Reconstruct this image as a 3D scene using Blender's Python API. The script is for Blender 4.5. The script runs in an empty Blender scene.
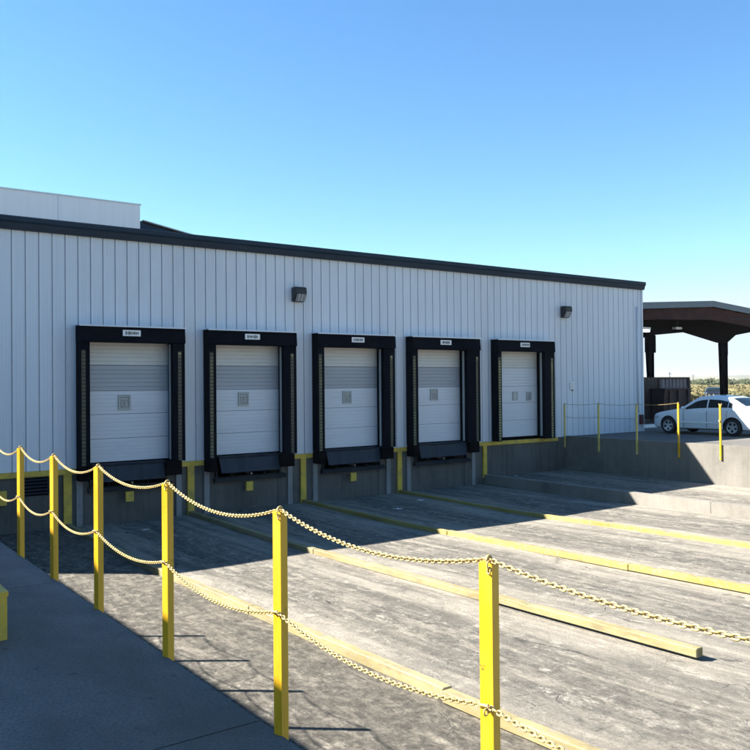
import bpy, bmesh, math, random
from mathutils import Vector, Matrix, noise
random.seed(7)
SC = bpy.context.scene
COL = SC.collection
ZC = 3.4            # camera height above the dock pit
D = 20.613          # distance from camera to the dock wall

# ------------------------------------------------------------------ helpers
WLOC = {}
def wloc(o): return WLOC.get(o.name, Vector((0, 0, 0)))

def tag(o, label=None, cat=None, group=None, kind=None):
    if label: o['label'] = label
    if cat: o['category'] = cat
    if group: o['group'] = group
    if kind: o['kind'] = kind
    return o

def thing(name, label, cat, loc=(0, 0, 0), group=None):
    o = bpy.data.objects.new(name, None); COL.objects.link(o)
    o.empty_display_size = .2
    o.location = loc; WLOC[o.name] = Vector(loc)
    return tag(o, label, cat, group)

def obj(name, bm, mats, parent=None, local=False, smooth=False, bevel=0, autosmooth=None):
    """one mesh object; world-coordinate geometry unless local=True"""
    if bevel:
        es = [e for e in bm.edges if len(e.link_faces) == 2 and e.calc_face_angle(0) > .6]
        bmesh.ops.bevel(bm, geom=es, offset=bevel, segments=1, affect='EDGES', clamp_overlap=True)
    off = wloc(parent) if parent else Vector((0, 0, 0))
    if parent and not local:
        for v in bm.verts: v.co -= off
    me = bpy.data.meshes.new(name); bm.to_mesh(me); bm.free()
    for m in (mats if isinstance(mats, (list, tuple)) else [mats]): me.materials.append(m)
    if smooth:
        for p in me.polygons: p.use_smooth = True
    o = bpy.data.objects.new(name, me); COL.objects.link(o)
    if parent: o.parent = parent
    WLOC[o.name] = off.copy()
    if autosmooth is not None:
        me.set_sharp_from_angle(angle=autosmooth)
    return o

def box(bm, x0, x1, y0, y1, z0, z1, mi=0):
    v = [bm.verts.new(p) for p in ((x0, y0, z0), (x1, y0, z0), (x1, y1, z0), (x0, y1, z0),
                                   (x0, y0, z1), (x1, y0, z1), (x1, y1, z1), (x0, y1, z1))]
    for q in ((3, 2, 1, 0), (4, 5, 6, 7), (0, 1, 5, 4), (1, 2, 6, 5), (2, 3, 7, 6), (3, 0, 4, 7)):
        f = bm.faces.new([v[i] for i in q]); f.material_index = mi
    return v

def bx(*a):
    bm = bmesh.new(); box(bm, *a); return bm

def prism(bm, pts, axis, a, b, mi=0):
    """extrude a polygon (list of 2-tuples) along an axis from a to b"""
    def mk(p, t):
        return {0: (t, p[0], p[1]), 1: (p[0], t, p[1]), 2: (p[0], p[1], t)}[axis]
    A = [bm.verts.new(mk(p, a)) for p in pts]; B = [bm.verts.new(mk(p, b)) for p in pts]
    n = len(pts)
    fs = [bm.faces.new(A), bm.faces.new(B[::-1])]
    for i in range(n): fs.append(bm.faces.new((A[(i + 1) % n], A[i], B[i], B[(i + 1) % n])))
    for f in fs: f.material_index = mi
    bmesh.ops.recalc_face_normals(bm, faces=fs)

def tube(bm, pts, r, n=8, cap=True):
    pts = [Vector(p) for p in pts]; rings = []
    up = Vector((0, 0, 1))
    for i, p in enumerate(pts):
        t = (pts[min(i + 1, len(pts) - 1)] - pts[max(i - 1, 0)]).normalized()
        a = t.cross(up)
        if a.length < .05: a = t.cross(Vector((1, 0, 0)))
        a.normalize(); b = a.cross(t)
        rr = r[i] if isinstance(r, (list, tuple)) else r
        rings.append([bm.verts.new(p + (a * math.cos(k * 2 * math.pi / n) + b * math.sin(k * 2 * math.pi / n)) * rr) for k in range(n)])
    for A, B in zip(rings, rings[1:]):
        for k in range(n): bm.faces.new((A[k], A[(k + 1) % n], B[(k + 1) % n], B[k]))
    if cap:
        bm.faces.new(rings[0][::-1]); bm.faces.new(rings[-1])

def lathe(bm, prof, c, axis, n=24, mi=0):
    """revolve (radius, along) profile round axis ('x','y','z') through c"""
    rings = []
    for r, h in prof:
        ring = []
        for k in range(n):
            a = 2 * math.pi * k / n; u, w = r * math.cos(a), r * math.sin(a)
            p = {'x': (h, u, w), 'y': (w, h, u), 'z': (u, w, h)}[axis]
            ring.append(bm.verts.new(Vector(c) + Vector(p)))
        rings.append(ring)
    for A, B in zip(rings, rings[1:]):
        for k in range(n):
            f = bm.faces.new((A[k], A[(k + 1) % n], B[(k + 1) % n], B[k])); f.material_index = mi

# ------------------------------------------------------------------ materials
def new_mat(name):
    m = bpy.data.materials.new(name); m.use_nodes = True
    nt = m.node_tree; b = nt.nodes['Principled BSDF']
    return m, nt, b

class G:
    """tiny node-graph helper"""
    def __init__(s, nt): s.nt = nt; s.tc = nt.nodes.new('ShaderNodeTexCoord')
    def coord(s, scale=(1, 1, 1), geo=False, loc=(0, 0, 0)):
        mp = s.nt.nodes.new('ShaderNodeMapping'); mp.inputs['Scale'].default_value = scale; mp.inputs['Location'].default_value = loc
        if geo:
            g = s.nt.nodes.new('ShaderNodeNewGeometry'); s.nt.links.new(g.outputs['Position'], mp.inputs[0])
        else: s.nt.links.new(s.tc.outputs['Object'], mp.inputs[0])
        return mp.outputs[0]
    def noise(s, vec, scale, detail=6, rough=.6, dist=0):
        n = s.nt.nodes.new('ShaderNodeTexNoise'); n.inputs['Scale'].default_value = scale
        n.inputs['Detail'].default_value = detail; n.inputs['Roughness'].default_value = rough; n.inputs['Distortion'].default_value = dist
        s.nt.links.new(vec, n.inputs['Vector']); return n.outputs['Fac']
    def voro(s, vec, scale, feature='DISTANCE_TO_EDGE'):
        n = s.nt.nodes.new('ShaderNodeTexVoronoi'); n.feature = feature; n.inputs['Scale'].default_value = scale
        s.nt.links.new(vec, n.inputs['Vector']); return n.outputs['Distance']
    def ramp(s, f, stops):
        r = s.nt.nodes.new('ShaderNodeValToRGB'); e = r.color_ramp.elements
        while len(e) < len(stops): e.new(.5)
        for el, (p, c) in zip(e, stops):
            el.position = p
            el.color = (c, c, c, 1) if isinstance(c, (int, float)) else (*c, 1)
        s.nt.links.new(f, r.inputs[0]); return r.outputs[0]
    def mix(s, f, a, b, mode='MIX'):
        n = s.nt.nodes.new('ShaderNodeMix'); n.data_type = 'RGBA'; n.blend_type = mode
        for k, v in ((0, f), (6, a), (7, b)):
            sock = n.inputs[k]
            if hasattr(v, 'node'): s.nt.links.new(v, sock)
            elif isinstance(v, (int, float)): sock.default_value = v if k == 0 else (v, v, v, 1)
            else: sock.default_value = (*v, 1)
        return n.outputs[2]
    def math(s, op, a, b=0, c=0):
        n = s.nt.nodes.new('ShaderNodeMath'); n.operation = op
        for i, v in enumerate((a, b, c)):
            if hasattr(v, 'node'): s.nt.links.new(v, n.inputs[i])
            else: n.inputs[i].default_value = v
        return n.outputs[0]
    def xyz(s, vec):
        n = s.nt.nodes.new('ShaderNodeSeparateXYZ'); s.nt.links.new(vec, n.inputs[0]); return n.outputs
    def bump(s, bsdf, h, strength=.3, dist=.02):
        n = s.nt.nodes.new('ShaderNodeBump'); n.inputs['Strength'].default_value = strength; n.inputs['Distance'].default_value = dist
        s.nt.links.new(h, n.inputs['Height']); s.nt.links.new(n.outputs[0], bsdf.inputs['Normal'])

def mat(name, col, rough=.6, metal=0., var=.12, scale=3., bump=0., bscale=40., stretch=(1, 1, 1), dirt=None, dirt_amt=.5, dirt_scale=1.2, spec=None, emit=0):
    m, nt, b = new_mat(name); g = G(nt)
    vec = g.coord(stretch, geo=True)
    n = g.noise(vec, scale)
    lo = tuple(c * (1 - var) for c in col); hi = tuple(min(1, c * (1 + var)) for c in col)
    c = g.ramp(n, [(.3, lo), (.7, hi)])
    if dirt:
        d = g.noise(g.coord(stretch, geo=True, loc=(3.1, 7.7, 1.3)), dirt_scale, 8, .7)
        c = g.mix(g.ramp(d, [(.48, 0.), (.68, dirt_amt)]), c, dirt)
    nt.links.new(c, b.inputs['Base Color'])
    b.inputs['Roughness'].default_value = rough; b.inputs['Metallic'].default_value = metal
    if spec is not None: b.inputs['Specular IOR Level'].default_value = spec
    if bump: g.bump(b, g.noise(g.coord((1, 1, 1), geo=True), bscale, 5), bump, .01)
    if emit:
        b.inputs['Emission Color'].default_value = (*col, 1); b.inputs['Emission Strength'].default_value = emit
    return m

M = {}
M['wall'] = mat('wall_panel_paint', (.60, .64, .70), .42, 0, .035, .6, stretch=(1, 1, .15), dirt=(.43, .46, .51), dirt_amt=.4, dirt_scale=1.0)
M['wall_trim'] = mat('wall_trim_paint', (.60, .64, .69), .4, 0, .03)
M['upper'] = mat('penthouse_panel', (.78, .76, .76), .5, 0, .04, 6, stretch=(1, 1, .05))
M['fascia'] = mat('navy_trim_paint', (.012, .028, .048), .5, 0, .15, 1.5, spec=.2)
M['roof'] = mat('roof_sheet', (.10, .12, .14), .6, 0, .15)
M['black'] = mat('black_seal_fabric', (.003, .0045, .009), .85, 0, .25, 4, bump=.15, bscale=25, spec=.09)
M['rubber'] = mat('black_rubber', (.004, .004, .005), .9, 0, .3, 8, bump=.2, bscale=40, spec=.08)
M['dark_steel'] = mat('dark_leveler_steel', (.013, .020, .030), .6, .0, .25, 3, spec=.15, dirt=(.07, .06, .05), dirt_amt=.5, stretch=(1, 1, .3))
M['lip'] = mat('leveler_lip_steel', (.030, .042, .058), .65, 0, .25, 2, stretch=(3, 1, .4), dirt=(.05, .05, .05), dirt_amt=.5, spec=.15)
M['steel_grey'] = mat('galvanised_steel', (.36, .38, .40), .5, .4, .2, 9, dirt=(.16, .15, .14), dirt_amt=.5)
M['door_white'] = mat('dock_door_white', (.60, .625, .67), .45, 0, .03, 1.5, dirt=(.48, .49, .50), dirt_amt=.3, stretch=(.4, 1, 1.5))
M['door_cream'] = mat('dock_door_cream', (.59, .585, .575), .45, 0, .04, 1.5, dirt=(.44, .43, .42), dirt_amt=.3)
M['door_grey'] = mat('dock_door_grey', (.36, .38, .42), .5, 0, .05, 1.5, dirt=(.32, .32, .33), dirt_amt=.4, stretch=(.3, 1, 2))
M['frame_grey'] = mat('window_frame_grey', (.34, .36, .36), .5)
M['glass_dim'] = mat('dim_window_glass', (.24, .26, .27), .12, 0, .3, 14)
def post_paint():
    m, nt, b = new_mat('yellow_post_paint'); g = G(nt); P = g.coord((1, 1, 1), geo=True)
    a = g.noise(g.coord((1, 1, .35), geo=True), 5., 7, .65); chip = g.noise(P, 34, 7, .7); run = g.noise(g.coord((14, 14, .8), geo=True), 1.6, 6, .7)
    c = g.ramp(a, [(.32, (.48, .275, .007)), (.5, (.55, .318, .008)), (.7, (.57, .345, .020))])
    c = g.mix(g.ramp(run, [(.56, 0.), (.70, .45)]), c, (.34, .20, .02))
    c = g.mix(g.ramp(chip, [(.655, 0.), (.675, .9)]), c, (.10, .05, .025))
    nt.links.new(c, b.inputs['Base Color']); nt.links.new(g.ramp(a, [(.3, .32), (.7, .55)]), b.inputs['Roughness'])
    g.bump(b, g.math('ADD', a, g.math('MULTIPLY', chip, .5)), .12, .004); return m
M['yellow'] = post_paint()
M['yellow_old'] = mat('old_yellow_paint', (.58, .40, .05), .6, 0, .15, 5, dirt=(.20, .17, .07), dirt_amt=.7, dirt_scale=3)
M['yellow_pale'] = mat('pale_yellow_paint', (.56, .46, .13), .5, 0, .1, 5, dirt=(.3, .25, .1), dirt_amt=.5, dirt_scale=6)
M['white_paint'] = mat('white_paint', (.8, .8, .78), .5, 0, .05)
M['sign_white'] = mat('sign_white', (.74, .75, .75), .45, 0, .03)
M['sign_ink'] = mat('sign_ink', (.05, .055, .06), .5)
M['red'] = mat('dark_red_paint', (.085, .012, .014), .5)
M['brown'] = mat('brown_rusty_steel', (.040, .024, .024), .7, .1, .4, 2.5, dirt=(.07, .035, .025), dirt_amt=.6, bump=.15, bscale=12)
M['grey_slat'] = mat('weathered_grey_slat', (.20, .17, .18), .7, 0, .3, 3, stretch=(3, 3, .3), dirt=(.1, .06, .055), dirt_amt=.6)
M['shed_brown'] = mat('canopy_brown_primer', (.062, .028, .025), .75, 0, .3, 2, dirt=(.035, .02, .018), dirt_amt=.6, spec=.12)
M['shed_dark'] = mat('canopy_frame_primer', (.008, .0065, .008), .8, 0, .3, 3, spec=.08)
M['shed_roof'] = mat('canopy_roof_sheet', (.12, .15, .18), .5, .2, .12, 2)
M['glow_strip'] = mat('added_glow_strip', (.75, .85, .9), .3, 0, .01, emit=.8)  # added glow that keeps the strip under the canopy bright
M['lens'] = mat('wall_lamp_lens', (.36, .38, .40), .15, 0, .15, 25)
M['chain'] = mat('worn_yellow_chain', (.40, .30, .11), .55, .1, .3, 60, dirt=(.20, .115, .035), dirt_amt=.6, dirt_scale=80)
M['chain_grey'] = mat('dull_chain', (.20, .19, .13), .5, .3, .25, 60)
M['car_white'] = mat('white_car_paint', (.68, .70, .72), .18, 0, .01)
bpy.data.materials['white_car_paint'].node_tree.nodes['Principled BSDF'].inputs['Coat Weight'].default_value = .6
M['car_dark'] = mat('dark_car_paint', (.012, .014, .02), .25, 0, .05)
M['car_glass'] = mat('car_glass', (.010, .016, .019), .12, 0, .1, spec=.18)
M['tyre'] = mat('tyre_rubber', (.012, .012, .013), .8, 0, .2, 20)
M['alloy'] = mat('alloy_rim', (.62, .63, .65), .3, .75, .05)
M['tail_red'] = mat('tail_lamp_red', (.42, .012, .03), .15, 0, .1)
M['clear_lamp'] = mat('headlamp_clear', (.45, .48, .5), .1, .3, .2, 30)
M['plastic'] = mat('black_plastic', (.015, .015, .017), .5)
M['paper'] = mat('white_paper', (.78, .78, .76), .8, 0, .05)
M['bark'] = mat('bark', (.10, .08, .06), .9)
M['wood_pole'] = mat('pole_wood', (.10, .085, .07), .9)

# --- concrete of the foundation and retaining walls: form stains, vertical streaks
def concrete(name, base, streak=.5, scale=1.):
    m, nt, b = new_mat(name); g = G(nt)
    big = g.noise(g.coord((.5, .5, .5), geo=True), 1.6 * scale, 8, .65)
    st = g.noise(g.coord((3.2, 3.2, .22), geo=True), 1.5, 6, .7)
    fine = g.noise(g.coord((1, 1, 1), geo=True), 38, 6, .7)
    c = g.ramp(big, [(.28, tuple(x * .62 for x in base)), (.5, base), (.72, tuple(min(1, x * 1.22) for x in base))])
    c = g.mix(g.ramp(st, [(.45, 0.), (.70, streak)]), c, tuple(x * .45 for x in base))
    c = g.mix(g.ramp(fine, [(.35, .35), (.62, 0.)]), c, tuple(x * .5 for x in base))
    nt.links.new(c, b.inputs['Base Color']); b.inputs['Roughness'].default_value = .85
    b.inputs['Specular IOR Level'].default_value = .3
    g.bump(b, g.math('ADD', fine, g.math('MULTIPLY', big, 2.)), .35, .012)
    return m
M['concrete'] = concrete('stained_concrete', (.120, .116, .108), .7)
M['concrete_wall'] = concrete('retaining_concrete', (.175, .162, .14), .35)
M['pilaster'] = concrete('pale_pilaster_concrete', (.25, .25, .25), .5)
M['kerb_concrete'] = concrete('kerb_concrete', (.205, .19, .163), .25)

def platform_mat():
    m, nt, b = new_mat('platform_concrete'); g = G(nt)
    big = g.noise(g.coord((.6, .35, .6), geo=True), 1.3, 8, .62, .3)
    fine = g.noise(g.coord((1, 1, 1), geo=True), 55, 5, .7)
    spots = g.noise(g.coord((1, 1, 1), geo=True, loc=(5, 2, 0)), 7, 6, .75)
    c = g.ramp(big, [(.34, (.092, .088, .080)), (.5, (.148, .142, .130)), (.66, (.215, .206, .188))])
    c = g.mix(g.ramp(fine, [(.40, .6), (.56, 0.)]), c, (.06, .058, .055))
    c = g.mix(g.ramp(spots, [(.62, 0.), (.68, .8)]), c, (.05, .048, .045))
    nt.links.new(c, b.inputs['Base Color']); b.inputs['Roughness'].default_value = .8
    b.inputs['Specular IOR Level'].default_value = .3
    g.bump(b, g.math('ADD', fine, g.math('MULTIPLY', spots, 1.5)), .3, .006)
    return m
M['platform'] = platform_mat()

def pit_mat():
    """worn concrete truck court: polished wheel tracks, dark rough centres, cracks, oil and pale patches"""
    m, nt, b = new_mat('worn_truck_court'); g = G(nt)
    P = g.coord((1, 1, 1), geo=True)
    wob = g.noise(g.coord((.25, .12, .25), geo=True), 1.6, 4, .5)
    x = g.xyz(P)[0]
    lane = g.math('FRACT', g.math('DIVIDE', g.math('ADD', g.math('SUBTRACT', x, 8.80), g.math('MULTIPLY', g.math('SUBTRACT', wob, .5), .9)), 3.47))
    cen = g.math('ABSOLUTE', g.math('SUBTRACT', lane, .50))          # 0 in the lane's middle, .5 at the kerbs
    streak = g.noise(g.coord((1.4, .12, 1), geo=True), 1.7, 9, .64, .7)
    streak2 = g.noise(g.coord((2.4, .5, 1), geo=True, loc=(9, 4, 0)), 2.0, 9, .72, .8)
    blot = g.noise(g.coord((.9, .5, 1), geo=True, loc=(1, 8, 0)), 1.15, 9, .7, .5)
    mid = g.noise(g.coord((1, .6, 1), geo=True, loc=(2.4, 3.3, 0)), 6.5, 8, .75)
    fine = g.noise(P, 42, 6, .8)
    grit = g.noise(P, 150, 3, .7)
    mot = g.noise(g.coord((1, .7, 1), geo=True, loc=(7, 1, 0)), 8.5, 10, .8, .3)
    grain = g.noise(P, 26, 8, .85)
    c = g.ramp(streak, [(.36, (.135, .126, .110)), (.47, (.235, .217, .187)), (.55, (.300, .277, .235)), (.64, (.350, .322, .270))])
    # rough, darker strip in the middle of each lane, weathered blots
    rough = g.math('MULTIPLY', g.ramp(cen, [(.10, 1.), (.33, .08)]), g.ramp(streak2, [(.38, .12), (.55, 1.)]))
    c = g.mix(g.math('MULTIPLY', rough, .85), c, (.098, .093, .083))
    c = g.mix(g.ramp(blot, [(.53, 0.), (.62, .5)]), c, (.130, .125, .114))
    # pale worn patches where the surface skin is gone
    c = g.mix(g.math('MULTIPLY', g.ramp(mid, [(.53, 0.), (.62, .7)]), g.ramp(streak2, [(.40, .2), (.6, 1.)])), c, (.42, .395, .345))
    # sharp-edged dark repairs and oil spots
    spot = g.noise(g.coord((.8, .45, 1), geo=True, loc=(11, 6, 0)), 2.1, 7, .62, .6)
    c = g.mix(g.ramp(spot, [(.665, 0.), (.69, .75)]), c, (.055, .053, .05))
    # left lane is coarse old asphalt with pale scabs
    left = g.math('LESS_THAN', g.math('ADD', x, g.math('MULTIPLY', g.math('SUBTRACT', wob, .5), .25)), 5.66)
    asp = g.ramp(mot, [(.36, (.045, .042, .036)), (.50, (.100, .092, .078)), (.60, (.170, .157, .132)), (.68, (.34, .315, .265))])
    asp = g.mix(g.ramp(streak2, [(.50, 0.), (.64, .45)]), asp, (.30, .27, .225))
    c = g.mix(left, c, asp)
    c = g.mix(1., c, (.93, .91, .87), 'MULTIPLY')
    # mottling and aggregate
    c = g.mix(g.math('ADD', .22, g.math('MULTIPLY', rough, .75)), c, g.ramp(mot, [(.34, .50), (.50, 1.), (.66, 1.55)]), 'MULTIPLY')
    c = g.mix(g.math('ADD', .5, g.math('MULTIPLY', rough, .5)), c, g.ramp(grain, [(.34, .30), (.46, .95), (.60, 1.15), (.70, 1.6)]), 'MULTIPLY')
    c = g.mix(g.ramp(grit, [(.36, .35), (.48, 0.)]), c, (.07, .065, .06))
    # cracks
    warp = s_warp(g, P)
    cr = g.voro(warp, .30)
    crm = g.math('MULTIPLY', g.ramp(cr, [(0., 1.), (.007, 0.)]), g.ramp(streak2, [(.52, 0.), (.60, .8)]))
    cr2 = g.voro(warp, 1.9)
    crm2 = g.math('MULTIPLY', g.ramp(cr2, [(0., 1.), (.016, 0.)]), g.ramp(blot, [(.55, 0.), (.64, .7)]))
    crk = g.math('MAXIMUM', crm, crm2)
    c = g.mix(crk, c, (.03, .028, .026))
    nt.links.new(c, b.inputs['Base Color']); b.inputs['Roughness'].default_value = .88
    b.inputs['Specular IOR Level'].default_value = .25
    h = g.math('ADD', g.math('MULTIPLY', mot, 2.4), g.math('ADD', g.math('MULTIPLY', grain, 1.4), g.math('MULTIPLY', grit, .4)))
    h = g.math('SUBTRACT', h, g.math('MULTIPLY', crk, 1.5))
    g.bump(b, h, .7, .02)
    return m
def s_warp(g, P):
    n = g.nt.nodes.new('ShaderNodeTexNoise'); n.inputs['Scale'].default_value = 1.3; n.inputs['Detail'].default_value = 6
    g.nt.links.new(P, n.inputs['Vector'])
    v = g.nt.nodes.new('ShaderNodeVectorMath'); v.operation = 'MULTIPLY_ADD'
    g.nt.links.new(n.outputs['Color'], v.inputs[0]); v.inputs[1].default_value = (.9, .9, 0); g.nt.links.new(P, v.inputs[2])
    return v.outputs[0]
M['pit'] = pit_mat()

def kerb_mat(name, lo, md, hi):
    m, nt, b = new_mat(name); g = G(nt)
    a = g.noise(g.coord((1, .3, 1), geo=True), 3.0, 8, .7)
    chip = g.noise(g.coord((1, 1, 1), geo=True, loc=(4, 1, 2)), 11, 8, .78)
    fine = g.noise(g.coord((1, 1, 1), geo=True), 70, 4, .7)
    c = g.ramp(a, [(.34, lo), (.5, md), (.66, hi)])
    c = g.mix(g.ramp(chip, [(.54, 0.), (.60, .85)]), c, (.20, .185, .15))
    c = g.mix(g.ramp(chip, [(.28, .8), (.36, 0.)]), c, (.13, .11, .08))
    scuff = g.noise(g.coord((2.5, .6, 5), geo=True, loc=(2, 9, 5)), 2.2, 8, .7, .4)
    c = g.mix(g.ramp(scuff, [(.54, 0.), (.66, .55)]), c, (.085, .07, .045))
    c = g.mix(g.ramp(fine, [(.35, .3), (.5, 0.)]), c, (.2, .15, .07))
    nt.links.new(c, b.inputs['Base Color']); b.inputs['Roughness'].default_value = .75
    g.bump(b, g.math('ADD', chip, fine), .3, .01)
    return m
M['kerb'] = kerb_mat('faded_yellow_kerb', (.170, .138, .056), (.235, .197, .090), (.265, .228, .125))
M['kerb_yellow'] = kerb_mat('yellow_kerb', (.215, .165, .034), (.280, .222, .056), (.285, .237, .090))

def guide_mat(name, strong):
    m, nt, b = new_mat(name); g = G(nt)
    z = g.xyz(g.coord((1, 1, 1), geo=True))[2]
    s = g.math('FRACT', g.math('MULTIPLY', z, 11.))
    st = g.math('MULTIPLY', g.math('GREATER_THAN', s, .30), g.ramp(g.noise(g.coord((1, 1, 1), geo=True), 3.5, 5), [(.25, strong * .45), (.6, strong)]))
    c = g.mix(st, (.02, .023, .022), (.50, .46, .20))
    nt.links.new(c, b.inputs['Base Color']); b.inputs['Roughness'].default_value = .7
    return m
M['guide_faint'] = guide_mat('guide_stripes_worn', .16)
M['guide'] = guide_mat('guide_stripes', .30)
M['guide_new'] = guide_mat('guide_stripes_bright', .6)

def field_mat():
    m, nt, b = new_mat('dry_grass_field'); g = G(nt)
    a = g.noise(g.coord((.02, .02, .02), geo=True), 1., 8, .7)
    f = g.noise(g.coord((.6, .6, .6), geo=True), 1., 8, .75)
    c = g.ramp(a, [(.3, (.10, .09, .045)), (.5, (.175, .15, .075)), (.7, (.21, .18, .10))])
    c = g.mix(g.ramp(f, [(.35, .6), (.6, 0.)]), c, (.11, .10, .05))
    nt.links.new(c, b.inputs['Base Color']); b.inputs['Roughness'].default_value = 1.
    b.inputs['Specular IOR Level'].default_value = .1
    return m
M['field'] = field_mat()
def apron_mat():
    m, nt, b = new_mat('apron_asphalt'); g = G(nt)
    a = g.noise(g.coord((.4, .4, .4), geo=True), 1.4, 8, .7, .4)
    f = g.noise(g.coord((1, 1, 1), geo=True), 45, 6, .75)
    c = g.ramp(a, [(.3, (.09, .086, .078)), (.55, (.135, .127, .114)), (.75, (.19, .175, .152))])
    c = g.mix(g.ramp(f, [(.36, .5), (.55, 0.)]), c, (.08, .077, .07))
    nt.links.new(c, b.inputs['Base Color']); b.inputs['Roughness'].default_value = .9
    b.inputs['Specular IOR Level'].default_value = .25
    g.bump(b, f, .4, .012)
    return m
M['apron'] = apron_mat()
def leaf_mat(name, lo, hi, sc=.25):
    m, nt, b = new_mat(name); g = G(nt)
    n = g.noise(g.coord((1, 1, 1), geo=True), sc, 5, .6)
    nt.links.new(g.ramp(n, [(.3, lo), (.7, hi)]), b.inputs['Base Color'])
    b.inputs['Roughness'].default_value = .8; b.inputs['Specular IOR Level'].default_value = .2
    return m
M['leaf'] = leaf_mat('tree_foliage', (.030, .042, .020), (.085, .10, .05), .02)
M['dry'] = leaf_mat('dry_weed', (.10, .09, .042), (.20, .17, .085), .3)
M['bush'] = leaf_mat('green_bush', (.045, .05, .025), (.12, .12, .06), .5)
M['hill'] = leaf_mat('hill_scrub', (.09, .095, .075), (.20, .18, .13), .006)

# ------------------------------------------------------------------ SETTING: grounds
def out_z(out):
    """pit surface height against distance out from the dock wall"""
    pts = [(-1, .0), (0, 0), (4.5, -.04), (6.5, -.02), (11, .05), (15, .11), (40, .75), (60.6, 1.42)]
    for (a, za), (b, zb) in zip(pts, pts[1:]):
        if out <= b: return za + (zb - za) * (out - a) / (b - a)
    return pts[-1][1]

XE, XW = 1.934, 23.48       # platform edge, right retaining wall
bm = bmesh.new()
ys = [D + .3 - i * .5 for i in range(62)] + [-11 - 2 * i for i in range(1, 15)] + [-40]
xs = [XE - .02 + i * .4 for i in range(55)]; xs = [x for x in xs if x < XW] + [XW + .02]
grid = [[bm.verts.new((x, y, out_z(D - y) + .022 * (noise.noise(Vector((x * .45, y * .3, 0)))) * (1 if y > -8 else 0))) for x in xs] for y in ys]
for r0, r1 in zip(grid, grid[1:]):
    for a, b_, c_, d_ in zip(r0, r0[1:], r1[1:], r1): bm.faces.new((d_, c_, b_, a))
tag(obj('truck_court', bm, M['pit'], smooth=True), kind='structure')

# raised concrete lane at the right, behind its kerb
bm = bmesh.new(); ys2 = [D + .2 - i * 1.0 for i in range(36)]
A = [bm.verts.new((19.50, y, .20 + max(0, D - y - 10) * .012)) for y in ys2]; B = [bm.verts.new((XW + .02, y, .21 + max(0, D - y - 10) * .012)) for y in ys2]
for i in range(len(ys2) - 1): bm.faces.new((A[i + 1], B[i + 1], B[i], A[i]))
tag(obj('raised_lane', bm, M['pit']), kind='structure')

# loading platform: slabs with open joints, and its side wall
bm = bmesh.new(); joints = [-40, -14.6, -10.8, -7.2, -3.58, .03, 3.66, 7.29, 10.9, 14.5, 18.1, D - .05]
for a, b_ in zip(joints, joints[1:]): box(bm, -9, XE - .012, a + .006, b_ - .006, 1.60, 1.746)
for v in bm.verts: pass
tag(obj('platform', bm, M['platform'], bevel=.008), kind='structure')
tag(obj('platform_base', bx(-9, XE - .04, -40, D - .06, -.3, 1.598), M['concrete_wall']), kind='structure')

# wide ground round the court, and the asphalt apron
bm = bmesh.new()
def quad(bm, x0, x1, y0, y1, z, mi=0):
    f = bm.faces.new([bm.verts.new(p) for p in ((x0, y0, z), (x1, y0, z), (x1, y1, z), (x0, y1, z))]); f.material_index = mi
BIG = 6000
GZ = 1.38
quad(bm, -BIG, -9, -BIG, BIG, GZ); quad(bm, XW, BIG, -BIG, BIG, GZ)
quad(bm, -9, XW, -BIG, -40, GZ); quad(bm, -9, XW, D + .5, BIG, GZ)
tag(obj('ground', bm, M['field']), kind='structure')
AZ = 1.43
bm = bmesh.new()
box(bm, XW + .26, 62, -30, D + .0, 1.2, AZ); box(bm, 28.2, 62, D + .0, 46, 1.2, AZ)
box(bm, 62, 300, 8, 60, 1.385, 1.40) if False else None
tag(obj('apron', bm, M['apron']), kind='structure')
tag(obj('dirt_road', bx(64, 400, 20, 58, 1.35, 1.392), mat('pale_dirt', (.27, .24, .19), .95, 0, .15, .2)), kind='structure')

t = tag(obj('retaining_wall', bx(XW, XW + .255, -16, D - .01, -.3, AZ + .012), M['concrete_wall'], bevel=.012),
        'bare concrete retaining wall holding the raised car park right of the pit', 'wall')

# concrete kerb of the raised lane
kb = bmesh.new()
box(kb, 19.38, 19.60, 12.2, D - .02, -.3, .305); box(kb, 19.385, 19.60, 6.0, 12.19, -.3, .302); box(kb, 19.38, 19.60, -4, 5.99, -.3, .345)
tag(obj('concrete_kerb', kb, M['kerb_concrete'], bevel=.015), 'plain grey concrete kerb along the raised lane before the last dock door', 'kerb')

# yellow lane kerbs, each of several sections
def lane_kerb(x, secs, label, w=.115, h=.115, m='kerb_yellow'):
    t = thing('lane_kerb', label, 'kerb', (x, D - 8, 0), 'yellow kerbs between the truck lanes')
    for (y1, y0, dx0, dx1, dz) in secs:
        bm = bmesh.new(); n = max(2, int(abs(y1 - y0) / .16)); rows = []
        for i in range(n + 1):
            y = y1 + (y0 - y1) * i / n; xx = x + dx0 + (dx1 - dx0) * i / n + .008 * noise.noise(Vector((x, y * .7, 3)))
            z = out_z(D - y); b0 = z + dz; jig = .006 * noise.noise(Vector((x * 3, y * 2.1, 0))) - (.022 * random.random() if random.random() < .10 else 0)
            rows.append([bm.verts.new(p) for p in ((xx - w / 2, y, b0), (xx + w / 2, y, b0), (xx + w / 2, y, b0 + h + jig), (xx - w / 2, y, b0 + h + jig))])
        for a, b_ in zip(rows, rows[1:]):
            for k in range(4): bm.faces.new((a[k], a[(k + 1) % 4], b_[(k + 1) % 4], b_[k]))
        bm.faces.new(rows[0][::-1]); bm.faces.new(rows[-1]); bmesh.ops.recalc_face_normals(bm, faces=bm.faces)
        obj('kerb_section', bm, M[m], t, bevel=.010)
    return t
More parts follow.
